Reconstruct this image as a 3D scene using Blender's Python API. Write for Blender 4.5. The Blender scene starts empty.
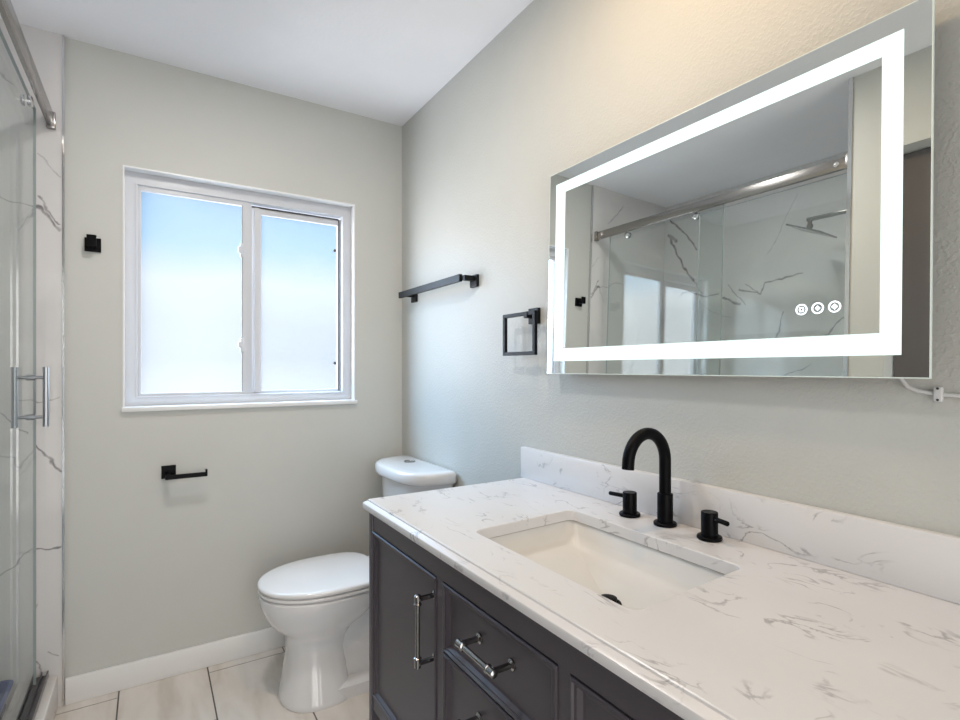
import bpy, bmesh, math, random
from mathutils import Vector, Matrix
random.seed(4)
C = bpy.context.scene.collection
SC = bpy.context.scene

# ------------------------------------------------------------------ camera
cam_d = bpy.data.cameras.new('camera')
cam_d.sensor_width = 36.0
cam_d.lens = 525.0 / 960.0 * 36.0
cam_d.shift_y = 8.5 / 960.0
cam_d.clip_start = 0.02
cam = bpy.data.objects.new('camera', cam_d)
cam.location = (0, 0, 1.23)
cam.rotation_euler = (math.radians(90), 0, math.radians(-32.15))
C.objects.link(cam)
SC.camera = cam

# ------------------------------------------------------------------ world, exposure
SC.view_settings.view_transform = 'Standard'
SC.view_settings.look = 'None'
SC.view_settings.gamma = 1.0
SC.view_settings.use_curve_mapping = False
SC.view_settings.exposure = 0.32
SC.cycles.use_denoising = True
SC.cycles.max_bounces = 14
SC.cycles.diffuse_bounces = 6
SC.cycles.glossy_bounces = 8
SC.cycles.transparent_max_bounces = 24
SC.cycles.caustics_reflective = False
SC.cycles.sample_clamp_indirect = 6.0

W, D, H = 1.071, 2.44, 2.445          # right wall, window wall, ceiling
XL = -0.268                           # left wall face / shower opening
YS = 0.99                             # near end of the shower
XS = -0.965                           # far side wall of the shower
YR = -0.55                            # wall behind the camera

w = bpy.data.worlds.new('sky'); SC.world = w; w.use_nodes = True
nt = w.node_tree; nt.nodes.clear()
wo = nt.nodes.new('ShaderNodeOutputWorld'); bg = nt.nodes.new('ShaderNodeBackground')
tc = nt.nodes.new('ShaderNodeTexCoord'); sp = nt.nodes.new('ShaderNodeSeparateXYZ')
nt.links.new(tc.outputs['Generated'], sp.inputs[0])
cn = nt.nodes.new('ShaderNodeTexNoise'); cn.inputs['Scale'].default_value = 3.5; cn.inputs['Detail'].default_value = 3
nt.links.new(tc.outputs['Generated'], cn.inputs['Vector'])
a1 = nt.nodes.new('ShaderNodeMath'); a1.operation = 'MULTIPLY_ADD'; a1.inputs[1].default_value = 0.09
nt.links.new(cn.outputs['Fac'], a1.inputs[0]); nt.links.new(sp.outputs['Z'], a1.inputs[2])
mr = nt.nodes.new('ShaderNodeMapRange'); mr.inputs['From Min'].default_value = -0.25; mr.inputs['From Max'].default_value = 0.75
nt.links.new(a1.outputs[0], mr.inputs['Value'])
rp = nt.nodes.new('ShaderNodeValToRGB')
el = rp.color_ramp.elements
stops = [(0.0, (0.80, 0.82, 0.84)), (0.235, (0.97, 0.98, 1.0)), (0.31, (0.70, 0.715, 0.74)), (0.375, (0.74, 0.76, 0.79)),
         (0.44, (0.90, 0.94, 0.98)), (0.50, (0.46, 0.72, 0.96)), (0.57, (0.27, 0.57, 0.92)), (1.0, (0.55, 0.78, 1.0))]
el[0].position, el[0].color = stops[0][0], stops[0][1] + (1,)
el[1].position, el[1].color = stops[1][0], stops[1][1] + (1,)
for p_, c_ in stops[2:]:
    e_ = el.new(p_); e_.color = c_ + (1,)
nt.links.new(mr.outputs[0], rp.inputs[0])
# the sky is brighter overhead and towards the sun side (-x)
m1 = nt.nodes.new('ShaderNodeMapRange'); m1.interpolation_type = 'SMOOTHSTEP'
m1.inputs['From Min'].default_value = 0.30; m1.inputs['From Max'].default_value = 0.6; m1.inputs['To Min'].default_value = 0; m1.inputs['To Max'].default_value = 10.0
nt.links.new(sp.outputs['Z'], m1.inputs['Value'])
m2 = nt.nodes.new('ShaderNodeMapRange'); m2.interpolation_type = 'SMOOTHSTEP'
m2.inputs['From Min'].default_value = -0.10; m2.inputs['From Max'].default_value = -0.5; m2.inputs['To Min'].default_value = 0; m2.inputs['To Max'].default_value = 10.0
nt.links.new(sp.outputs['X'], m2.inputs['Value'])
ad = nt.nodes.new('ShaderNodeMath'); ad.operation = 'ADD'
nt.links.new(m1.outputs[0], ad.inputs[0]); nt.links.new(m2.outputs[0], ad.inputs[1])
ad2 = nt.nodes.new('ShaderNodeMath'); ad2.operation = 'ADD'; ad2.inputs[1].default_value = 0.60
m3 = nt.nodes.new('ShaderNodeMapRange'); m3.interpolation_type = 'SMOOTHSTEP'
m3.inputs['From Min'].default_value = 0.42; m3.inputs['From Max'].default_value = 0.70; m3.inputs['To Min'].default_value = 0; m3.inputs['To Max'].default_value = 4.0
nt.links.new(sp.outputs['X'], m3.inputs['Value'])
ad3 = nt.nodes.new('ShaderNodeMath'); ad3.operation = 'ADD'
nt.links.new(ad.outputs[0], ad3.inputs[0]); nt.links.new(m3.outputs[0], ad3.inputs[1]); nt.links.new(ad3.outputs[0], ad2.inputs[0])
nt.links.new(rp.outputs[0], bg.inputs['Color']); nt.links.new(ad2.outputs[0], bg.inputs['Strength'])
nt.links.new(bg.outputs[0], wo.inputs[0])
w.cycles.sampling_method = 'MANUAL'; w.cycles.sample_map_resolution = 512

# window portal: tells the renderer where the daylight comes in
pd = bpy.data.lights.new('window_portal', 'AREA'); pd.shape = 'RECTANGLE'; pd.size = 0.95; pd.size_y = 0.97
pd.cycles.is_portal = True
po = bpy.data.objects.new('window_portal', pd); C.objects.link(po)
po.location = (0.37, D + 0.16, 1.545); po.rotation_euler = (math.radians(-90), 0, 0)

# unseen soft fill light added behind the camera to brighten the room
fd = bpy.data.lights.new('rear_fill', 'AREA'); fd.shape = 'RECTANGLE'; fd.size = 1.2; fd.size_y = 1.9
fd.energy = 11; fd.spread = math.radians(125); fd.color = (1.0, .98, .96)
fo = bpy.data.objects.new('rear_fill', fd); C.objects.link(fo)
fo.location = (0.20, YR + .02, 1.05); fo.rotation_euler = (math.radians(90), 0, 0)

# ------------------------------------------------------------------ helpers
def link(o, parent=None):
    C.objects.link(o)
    if parent is not None:
        o.parent = parent
    return o

def obj(name, bm, mat, parent=None, smooth=None, origin=None):
    me = bpy.data.meshes.new(name)
    bmesh.ops.recalc_face_normals(bm, faces=bm.faces)
    if origin is not None:
        bmesh.ops.translate(bm, vec=-Vector(origin), verts=bm.verts)
    bm.to_mesh(me); bm.free()
    o = bpy.data.objects.new(name, me)
    if origin is not None:
        o.location = origin
    mats = mat if isinstance(mat, (list, tuple)) else [mat]
    for m in mats:
        me.materials.append(m)
    link(o, parent)
    if parent is not None:
        o.matrix_parent_inverse = Matrix.Translation(-Vector(parent.location)) if not any(parent.rotation_euler) else parent.matrix_basis.inverted()
    if smooth is not None:
        for p in me.polygons:
            p.use_smooth = True
        me.set_sharp_from_angle(angle=math.radians(smooth))
    return o

def tag(o, label, cat, group=None, kind=None):
    o['label'] = label; o['category'] = cat
    if group: o['group'] = group
    if kind: o['kind'] = kind
    return o

def thing(name, label, cat, loc=(0, 0, 0), group=None):
    o = bpy.data.objects.new(name, None); o.location = loc; o.empty_display_size = 0.05
    C.objects.link(o)
    return tag(o, label, cat, group)

def struct(o):
    o['kind'] = 'structure'; return o

def box(bm, x0, x1, y0, y1, z0, z1, bev=0.0, seg=2, mi=0):
    vs = [bm.verts.new((x, y, z)) for x in (x0, x1) for y in (y0, y1) for z in (z0, z1)]
    fs = []
    for idx in ((0, 1, 3, 2), (4, 6, 7, 5), (0, 4, 5, 1), (2, 3, 7, 6), (0, 2, 6, 4), (1, 5, 7, 3)):
        f = bm.faces.new([vs[i] for i in idx]); f.material_index = mi; fs.append(f)
    bmesh.ops.recalc_face_normals(bm, faces=fs)
    if bev > 0:
        es = list({e for f in fs for e in f.edges})
        bmesh.ops.bevel(bm, geom=es, offset=bev, segments=seg, profile=0.5, affect='EDGES')
    return bm

def nb():
    return bmesh.new()

def loft(bm, rings, cap0=True, cap1=True, closed=True, mi=0):
    R = [[bm.verts.new(p) for p in r] for r in rings]
    n = len(R[0])
    for a, b in zip(R[:-1], R[1:]):
        for i in range(n if closed else n - 1):
            f = bm.faces.new((a[i], a[(i + 1) % n], b[(i + 1) % n], b[i])); f.material_index = mi
    if cap0: bm.faces.new(R[0][::-1]).material_index = mi
    if cap1: bm.faces.new(R[-1]).material_index = mi
    return R

def circle(c, ax, r, n=24, r2=None, start=0.0):
    """ring around axis direction ax"""
    ax = Vector(ax).normalized()
    t = Vector((0, 0, 1)) if abs(ax.z) < 0.9 else Vector((1, 0, 0))
    u = ax.cross(t).normalized(); v = ax.cross(u).normalized()
    r2 = r if r2 is None else r2
    return [Vector(c) + u * r * math.cos(start + 2 * math.pi * i / n) + v * r2 * math.sin(start + 2 * math.pi * i / n) for i in range(n)]

def lathe(bm, c, ax, prof, n=28):
    ax = Vector(ax).normalized()
    loft(bm, [circle(Vector(c) + ax * h, ax, max(r, 1e-5), n) for r, h in prof])
    return bm

def tube(bm, pts, r, n=16, caps=True):
    pts = [Vector(p) for p in pts]
    rings = []
    up = None
    for i, p in enumerate(pts):
        if i == 0: t = pts[1] - p
        elif i == len(pts) - 1: t = p - pts[i - 1]
        else: t = (pts[i + 1] - p).normalized() + (p - pts[i - 1]).normalized()
        t.normalize()
        if up is None:
            a = Vector((0, 0, 1)) if abs(t.z) < 0.9 else Vector((1, 0, 0))
            u = t.cross(a).normalized()
        else:
            u = (up - t * up.dot(t)).normalized()
        up = u
        v = t.cross(u)
        rr = r[i] if isinstance(r, (list, tuple)) else r
        rings.append([p + u * rr * math.cos(2 * math.pi * k / n) + v * rr * math.sin(2 * math.pi * k / n) for k in range(n)])
    loft(bm, rings, caps, caps)
    return bm

def ring_frame(bm, x0, x1, z0, z1, wl, wr, wt, wb, y0, y1, bev=0.0015):
    """rectangular frame in an xz plane, one connected profile"""
    o = [(x0, z0), (x1, z0), (x1, z1), (x0, z1)]
    i = [(x0 + wl, z0 + wb), (x1 - wr, z0 + wb), (x1 - wr, z1 - wt), (x0 + wl, z1 - wt)]
    vo0 = [bm.verts.new((a, y0, b)) for a, b in o]; vi0 = [bm.verts.new((a, y0, b)) for a, b in i]
    vo1 = [bm.verts.new((a, y1, b)) for a, b in o]; vi1 = [bm.verts.new((a, y1, b)) for a, b in i]
    fs = []
    for k in range(4):
        j = (k + 1) % 4
        fs += [bm.faces.new((vo0[k], vo0[j], vi0[j], vi0[k])), bm.faces.new((vo1[k], vi1[k], vi1[j], vo1[j])),
               bm.faces.new((vo0[k], vo1[k], vo1[j], vo0[j])), bm.faces.new((vi0[k], vi0[j], vi1[j], vi1[k]))]
    bmesh.ops.recalc_face_normals(bm, faces=fs)
    if bev:
        es = [e for e in {e for f in fs for e in f.edges}]
        es = [e for e in es if len(e.link_faces) == 2 and e.link_faces[0].normal.angle(e.link_faces[1].normal) > 0.5]
        bmesh.ops.bevel(bm, geom=es, offset=bev, segments=2, profile=0.5, affect='EDGES')
    return bm

def rrect(x0, x1, y0, y1, r, z, n=5):
    """rounded rectangle, r = single or 4 radii for corners (x0y0, x1y0, x1y1, x0y1)"""
    rs = r if isinstance(r, (list, tuple)) else [r] * 4
    out = []
    for (cx, cy, sx, sy, a0), q in zip(((x0, y0, 1, 1, 180), (x1, y0, -1, 1, 270), (x1, y1, -1, -1, 0), (x0, y1, 1, -1, 90)), rs):
        for k in range(n + 1):
            a = math.radians(a0 + 90 * k / n)
            out.append((cx + sx * q + q * math.cos(a), cy + sy * q + q * math.sin(a), z))
    return out

# ------------------------------------------------------------------ materials
def mat(name, col, rough=0.5, metal=0.0, spec=0.5, bump=None, coat=0.0, emit=None, var=None):
    m = bpy.data.materials.new(name); m.use_nodes = True
    n = m.node_tree; b = n.nodes['Principled BSDF']
    b.inputs['Base Color'].default_value = (*col, 1); b.inputs['Roughness'].default_value = rough
    b.inputs['Metallic'].default_value = metal; b.inputs['Specular IOR Level'].default_value = spec
    b.inputs['Coat Weight'].default_value = coat
    t = n.nodes.new('ShaderNodeTexCoord')
    ns = n.nodes.new('ShaderNodeTexNoise'); ns.inputs['Scale'].default_value = (var or (6, 0.03))[0]; ns.inputs['Detail'].default_value = 3
    n.links.new(t.outputs['Object'], ns.inputs['Vector'])
    mx = n.nodes.new('ShaderNodeMix'); mx.data_type = 'RGBA'
    v = (var or (6, 0.03))[1]
    mx.inputs['A'].default_value = (*[c * (1 - v) for c in col], 1); mx.inputs['B'].default_value = (*[min(1, c * (1 + v)) for c in col], 1)
    n.links.new(ns.outputs['Fac'], mx.inputs['Factor']); n.links.new(mx.outputs['Result'], b.inputs['Base Color'])
    if bump:
        sc, st, dist = bump
        bn = n.nodes.new('ShaderNodeTexNoise'); bn.inputs['Scale'].default_value = sc; bn.inputs['Detail'].default_value = 2.5
        n.links.new(t.outputs['Object'], bn.inputs['Vector'])
        r = n.nodes.new('ShaderNodeMapRange'); r.interpolation_type = 'SMOOTHSTEP'
        r.inputs['From Min'].default_value = 0.42; r.inputs['From Max'].default_value = 0.68
        n.links.new(bn.outputs['Fac'], r.inputs['Value'])
        bp_ = n.nodes.new('ShaderNodeBump'); bp_.inputs['Strength'].default_value = st; bp_.inputs['Distance'].default_value = dist
        n.links.new(r.outputs[0], bp_.inputs['Height']); n.links.new(bp_.outputs[0], b.inputs['Normal'])
    if emit:
        b.inputs['Emission Color'].default_value = (*emit[0], 1); b.inputs['Emission Strength'].default_value = emit[1]
    return m

M_wall = mat('wall_paint', (0.575, 0.58, 0.552), 0.6, bump=(120, 0.05, 0.001))
M_wallR = mat('textured_wall_paint', (0.53, 0.535, 0.505), 0.5, bump=(150, 0.25, 0.0018))
M_ceil = mat('ceiling_paint', (0.91, 0.91, 0.94), 0.85, bump=(60, 0.1, 0.002))
M_white = mat('white_trim_paint', (0.80, 0.80, 0.80), 0.35)
M_vinyl = mat('white_vinyl', (0.60, 0.615, 0.65), 0.35)
M_gasket_shade = mat('dark_gasket_and_shade', (0.05, 0.05, 0.055), 0.6)  # gaskets and small dark fittings, also the painted gap shadow over the fixed sash
M_black = mat('matte_black_metal', (0.002, 0.002, 0.003), 0.4, 0.0, 0.1)
M_black2 = mat('satin_black_metal', (0.007, 0.008, 0.010), 0.42, 0.0, 0.2)
M_chrome = mat('chrome', (0.75, 0.75, 0.76), 0.12, 1.0)
M_rail = mat('satin_nickel_rail', (0.36, 0.34, 0.33), 0.22, 1.0)
M_brushed = mat('brushed_steel', (0.42, 0.43, 0.45), 0.28, 1.0)
M_nickel = mat('dark_polished_nickel', (0.33, 0.32, 0.31), 0.16, 1.0)
M_porc = mat('porcelain', (0.74, 0.74, 0.75), 0.12, 0, 0.5, coat=0.4)
M_lid = mat('white_plastic_lid', (0.80, 0.79, 0.79), 0.16, 0, 0.5)
M_sink = mat('warm_white_ceramic', (0.72, 0.705, 0.675), 0.12, 0, 0.5, coat=0.3)
M_cab = mat('dark_plum_grey_cabinet_paint', (0.060, 0.051, 0.062), 0.36, 0, 0.5)
M_cabin = mat('cabinet_interior', (0.012, 0.011, 0.012), 0.7)
M_door = mat('dark_taupe_door_paint', (0.13, 0.12, 0.125), 0.5)
M_blue = mat('blue_plastic', (0.012, 0.05, 0.22), 0.35)
M_cord = mat('white_cord_plastic', (0.66, 0.66, 0.66), 0.4)
M_grout = mat('grey_grout', (0.12, 0.11, 0.10), 0.9)
M_alu = mat('mirror_housing', (0.5, 0.5, 0.5), 0.5, 0.3)
M_mirror = mat('silvered_mirror', (0.80, 0.835, 0.815), 0.01, 1.0, var=(2, 0.0))
M_led = mat('lit_frosted_band', (0.15, 0.16, 0.16), 0.5, emit=((0.80, 0.96, 0.93), .95))
M_icon = mat('lit_icon', (0.9, 0.95, 1.0), 0.4, emit=((0.82, 0.90, 1.0), 1.3))
M_lamp = mat('lit_ceiling_diffuser', (0.9, 0.9, 0.9), 0.4, emit=((1.0, 0.86, 0.68), 4.0))

def glass_mat(name, tint=(0.93, 0.97, 0.96), rough=0.0, body=0.0, body_col=(0.8, 0.85, 0.9), base=0.0, ior=1.5, graz=0.22):
    m = bpy.data.materials.new(name); m.use_nodes = True
    n = m.node_tree; n.nodes.clear()
    out = n.nodes.new('ShaderNodeOutputMaterial'); tr = n.nodes.new('ShaderNodeBsdfTransparent'); tr.inputs[0].default_value = (*tint, 1)
    gl = n.nodes.new('ShaderNodeBsdfGlossy'); gl.inputs['Roughness'].default_value = rough
    fr = n.nodes.new('ShaderNodeFresnel'); fr.inputs[0].default_value = ior
    ms = n.nodes.new('ShaderNodeMixShader')
    # a Fresnel that treats both faces of the pane alike
    ge = n.nodes.new('ShaderNodeNewGeometry'); dp = n.nodes.new('ShaderNodeVectorMath'); dp.operation = 'DOT_PRODUCT'
    n.links.new(ge.outputs['Incoming'], dp.inputs[0]); n.links.new(ge.outputs['Normal'], dp.inputs[1])
    ab = n.nodes.new('ShaderNodeMath'); ab.operation = 'ABSOLUTE'; n.links.new(dp.outputs['Value'], ab.inputs[0])
    om = n.nodes.new('ShaderNodeMath'); om.operation = 'SUBTRACT'; om.inputs[0].default_value = 1.0; n.links.new(ab.outputs[0], om.inputs[1])
    pw = n.nodes.new('ShaderNodeMath'); pw.operation = 'POWER'; pw.inputs[1].default_value = 5.0; n.links.new(om.outputs[0], pw.inputs[0])
    ma = n.nodes.new('ShaderNodeMath'); ma.operation = 'MULTIPLY_ADD'; ma.inputs[1].default_value = graz; ma.inputs[2].default_value = 0.04 + base
    ma.use_clamp = True
    n.links.new(pw.outputs[0], ma.inputs[0])
    n.nodes.remove(fr)
    n.links.new(ma.outputs[0], ms.inputs[0]); n.links.new(tr.outputs[0], ms.inputs[1]); n.links.new(gl.outputs[0], ms.inputs[2])
    last = ms
    if body > 0:
        df = n.nodes.new('ShaderNodeBsdfTranslucent'); df.inputs[0].default_value = (*body_col, 1)
        t = n.nodes.new('ShaderNodeTexCoord'); ns = n.nodes.new('ShaderNodeTexNoise'); ns.inputs['Scale'].default_value = 260; ns.inputs['Detail'].default_value = 4
        n.links.new(t.outputs['Object'], ns.inputs['Vector'])
        r = n.nodes.new('ShaderNodeMapRange'); r.inputs['From Min'].default_value = 0.3; r.inputs['From Max'].default_value = 0.7
        r.inputs['To Min'].default_value = 0; r.inputs['To Max'].default_value = body * 1.7
        n.links.new(ns.outputs['Fac'], r.inputs['Value'])
        m2_ = n.nodes.new('ShaderNodeMixShader')
        n.links.new(r.outputs[0], m2_.inputs[0]); n.links.new(ms.outputs[0], m2_.inputs[1]); n.links.new(df.outputs[0], m2_.inputs[2])
        last = m2_
    n.links.new(last.outputs[0], out.inputs[0])
    return m

M_glass = glass_mat('clear_shower_glass', (0.955, 0.975, 0.97), base=0.045, graz=0.12)
M_glass_edge = mat('polished_glass_edge', (0.36, 0.41, 0.41), 0.2, 0, 0.5)
M_frost = glass_mat('frosted_window_glass', (0.97, 0.98, 1.0), 0.3, 0.045, (0.9, 0.93, 0.97))

def marble(name, base, veincol, scale, thresh, aniso=(1, 1, 1), rough=0.15, amount=0.7, cloud=0.05, rot=(0, 0, 0)):
    m = bpy.data.materials.new(name); m.use_nodes = True
    n = m.node_tree; b = n.nodes['Principled BSDF']; b.inputs['Roughness'].default_value = rough
    t = n.nodes.new('ShaderNodeTexCoord'); mp = n.nodes.new('ShaderNodeMapping'); mp.inputs['Scale'].default_value = aniso; mp.inputs['Rotation'].default_value = rot
    n.links.new(t.outputs['Object'], mp.inputs['Vector'])
    def noise(sc, det, dist=0.0):
        q = n.nodes.new('ShaderNodeTexNoise'); q.inputs['Scale'].default_value = sc; q.inputs['Detail'].default_value = det; q.inputs['Distortion'].default_value = dist
        n.links.new(mp.outputs[0], q.inputs['Vector']); return q
    v = noise(scale, 5, 1.1)
    s = n.nodes.new('ShaderNodeMath'); s.operation = 'SUBTRACT'; s.inputs[1].default_value = 0.5; n.links.new(v.outputs['Fac'], s.inputs[0])
    a = n.nodes.new('ShaderNodeMath'); a.operation = 'ABSOLUTE'; n.links.new(s.outputs[0], a.inputs[0])
    r = n.nodes.new('ShaderNodeMapRange'); r.interpolation_type = 'SMOOTHSTEP'
    r.inputs['From Min'].default_value = 0.0; r.inputs['From Max'].default_value = thresh; r.inputs['To Min'].default_value = 1; r.inputs['To Max'].default_value = 0
    n.links.new(a.outputs[0], r.inputs['Value'])
    k = noise(scale * 1.1, 3, 0.3)      # where veins show at all
    rk = n.nodes.new('ShaderNodeMapRange'); rk.interpolation_type = 'SMOOTHSTEP'
    rk.inputs['From Min'].default_value = 0.49; rk.inputs['From Max'].default_value = 0.66; rk.inputs['To Max'].default_value = amount
    n.links.new(k.outputs['Fac'], rk.inputs['Value'])
    mu = n.nodes.new('ShaderNodeMath'); mu.operation = 'MULTIPLY'; n.links.new(r.outputs[0], mu.inputs[0]); n.links.new(rk.outputs[0], mu.inputs[1])
    cl = noise(scale * 0.35, 4)
    c1 = n.nodes.new('ShaderNodeMix'); c1.data_type = 'RGBA'
    c1.inputs['A'].default_value = (*[c * (1 - cloud) for c in base], 1); c1.inputs['B'].default_value = (*[min(1, c * (1 + cloud)) for c in base], 1)
    n.links.new(cl.outputs['Fac'], c1.inputs['Factor'])
    c2 = n.nodes.new('ShaderNodeMix'); c2.data_type = 'RGBA'; c2.inputs['B'].default_value = (*veincol, 1)
    n.links.new(c1.outputs['Result'], c2.inputs['A']); n.links.new(mu.outputs[0], c2.inputs['Factor'])
    n.links.new(c2.outputs['Result'], b.inputs['Base Color'])
    return m

M_quartz = marble('white_quartz', (0.70, 0.692, 0.695), (0.28, 0.27, 0.28), 10.0, 0.034, (1.8, 0.8, 1.6), 0.28, 0.8, 0.06, (0, 0, 0.35))
M_curb = marble('curb_marble', (0.70, 0.67, 0.64), (0.45, 0.42, 0.42), 6.0, 0.02, rough=0.2, amount=0.5)

def vein_tile(name, plane, lines, base=(0.68, 0.665, 0.66)):
    """polished marble tile whose main veins run along given paths (metres in the wall plane)"""
    m = bpy.data.materials.new(name); m.use_nodes = True
    n = m.node_tree; b = n.nodes['Principled BSDF']; b.inputs['Roughness'].default_value = 0.07; b.inputs['Specular IOR Level'].default_value = 0.6
    L = n.links.new
    t = n.nodes.new('ShaderNodeTexCoord')
    sp_ = n.nodes.new('ShaderNodeSeparateXYZ'); L(t.outputs['Object'], sp_.inputs[0])
    cb = n.nodes.new('ShaderNodeCombineXYZ'); L(sp_.outputs['Y' if plane == 'yz' else 'X'], cb.inputs[0]); L(sp_.outputs['Z'], cb.inputs[1])
    ns = n.nodes.new('ShaderNodeTexNoise'); ns.inputs['Scale'].default_value = 16; ns.inputs['Detail'].default_value = 5; L(cb.outputs[0], ns.inputs['Vector'])
    sb = n.nodes.new('ShaderNodeVectorMath'); sb.operation = 'SUBTRACT'; sb.inputs[1].default_value = (0.5, 0.5, 0.5); L(ns.outputs['Color'], sb.inputs[0])
    sc = n.nodes.new('ShaderNodeVectorMath'); sc.operation = 'MULTIPLY'; sc.inputs[1].default_value = (0.045, 0.045, 0); L(sb.outputs[0], sc.inputs[0])
    P = n.nodes.new('ShaderNodeVectorMath'); P.operation = 'ADD'; L(cb.outputs[0], P.inputs[0]); L(sc.outputs[0], P.inputs[1])
    last = None
    for pts, wid, strg in lines:
        for A, B in zip(pts[:-1], pts[1:]):
            ba = (B[0] - A[0], B[1] - A[1], 0); l2 = ba[0] ** 2 + ba[1] ** 2
            pa = n.nodes.new('ShaderNodeVectorMath'); pa.operation = 'SUBTRACT'; pa.inputs[1].default_value = (*A, 0); L(P.outputs[0], pa.inputs[0])
            d = n.nodes.new('ShaderNodeVectorMath'); d.operation = 'DOT_PRODUCT'; d.inputs[1].default_value = [c / l2 for c in ba]; L(pa.outputs[0], d.inputs[0])
            c_ = n.nodes.new('ShaderNodeClamp'); L(d.outputs['Value'], c_.inputs[0])
            s_ = n.nodes.new('ShaderNodeVectorMath'); s_.operation = 'SCALE'; s_.inputs[0].default_value = ba; L(c_.outputs[0], s_.inputs['Scale'])
            di = n.nodes.new('ShaderNodeVectorMath'); di.operation = 'DISTANCE'; L(pa.outputs[0], di.inputs[0]); L(s_.outputs[0], di.inputs[1])
            r = n.nodes.new('ShaderNodeMapRange'); r.interpolation_type = 'SMOOTHSTEP'
            r.inputs['From Min'].default_value = wid * 0.15; r.inputs['From Max'].default_value = wid * .85; r.inputs['To Min'].default_value = strg; r.inputs['To Max'].default_value = 0
            L(di.outputs['Value'], r.inputs['Value'])
            if last is None: last = r.outputs[0]
            else:
                mx = n.nodes.new('ShaderNodeMath'); mx.operation = 'MAXIMUM'; L(last, mx.inputs[0]); L(r.outputs[0], mx.inputs[1]); last = mx.outputs[0]
    # break the veins up a little and add faint soft clouds beside them
    br = n.nodes.new('ShaderNodeTexNoise'); br.inputs['Scale'].default_value = 30; br.inputs['Detail'].default_value = 3; L(cb.outputs[0], br.inputs['Vector'])
    rb = n.nodes.new('ShaderNodeMapRange'); rb.inputs['From Min'].default_value = 0.35; rb.inputs['From Max'].default_value = 0.6; rb.inputs['To Min'].default_value = 0.55; rb.inputs['To Max'].default_value = 1.0
    L(br.outputs['Fac'], rb.inputs['Value'])
    mu = n.nodes.new('ShaderNodeMath'); mu.operation = 'MULTIPLY'; L(last, mu.inputs[0]); L(rb.outputs[0], mu.inputs[1])
    cl = n.nodes.new('ShaderNodeTexNoise'); cl.inputs['Scale'].default_value = 2.2; cl.inputs['Detail'].default_value = 6; cl.inputs['Distortion'].default_value = 1.0; L(cb.outputs[0], cl.inputs['Vector'])
    rc = n.nodes.new('ShaderNodeMapRange'); rc.interpolation_type = 'SMOOTHSTEP'; rc.inputs['From Min'].default_value = 0.52; rc.inputs['From Max'].default_value = 0.75; rc.inputs['To Max'].default_value = 0.22
    L(cl.outputs['Fac'], rc.inputs['Value'])
    c1 = n.nodes.new('ShaderNodeMix'); c1.data_type = 'RGBA'; c1.inputs['A'].default_value = (*base, 1); c1.inputs['B'].default_value = (0.40, 0.40, 0.42, 1); L(rc.outputs[0], c1.inputs['Factor'])
    c2 = n.nodes.new('ShaderNodeMix'); c2.data_type = 'RGBA'; c2.inputs['B'].default_value = (0.13, 0.12, 0.125, 1); L(c1.outputs['Result'], c2.inputs['A']); L(mu.outputs[0], c2.inputs['Factor'])
    L(c2.outputs['Result'], b.inputs['Base Color'])
    return m

V_side = [([(2.387, 2.34), (2.271, 2.23), (2.199, 2.141), (2.167, 2.095)], .011, .95), ([(2.39, 2.22), (2.361, 2.16), (2.28, 2.017), (2.191, 1.893)], .014, .9),
          ([(2.40, 2.235), (2.335, 2.19)], .02, .8), ([(1.941, 1.826), (1.828, 1.702)], .007, .7), ([(2.30, 1.79), (2.274, 1.816), (2.219, 1.823), (2.092, 1.778), (2.015, 1.792)], .009, .85),
          ([(1.98, 1.76), (1.939, 1.745), (1.866, 1.706)], .012, .8), ([(1.868, 1.792), (1.743, 1.755), (1.709, 1.81), (1.595, 1.831), (1.50, 1.84)], .009, .85),
          ([(1.831, 1.824), (1.743, 1.755)], .007, .6), ([(1.659, 1.42), (1.638, 1.488), (1.617, 1.561), (1.602, 1.633)], .008, .8),
          ([(1.395, 1.438), (1.374, 1.485), (1.334, 1.551), (1.284, 1.589)], .008, .8), ([(1.545, 2.29), (1.602, 2.157), (1.701, 1.976)], .005, .35),
          ([(1.61, 1.26), (1.535, 1.289), (1.447, 1.338)], .007, .6), ([(2.157, 1.763), (2.046, 1.674), (1.922, 1.625)], .005, .4), ([(2.191, 1.893), (2.12, 1.80)], .006, .6),
          ([(2.2, 1.1), (1.9, .8), (1.8, .5)], .008, .7), ([(1.5, 1.0), (1.2, .7)], .008, .7)]
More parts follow.
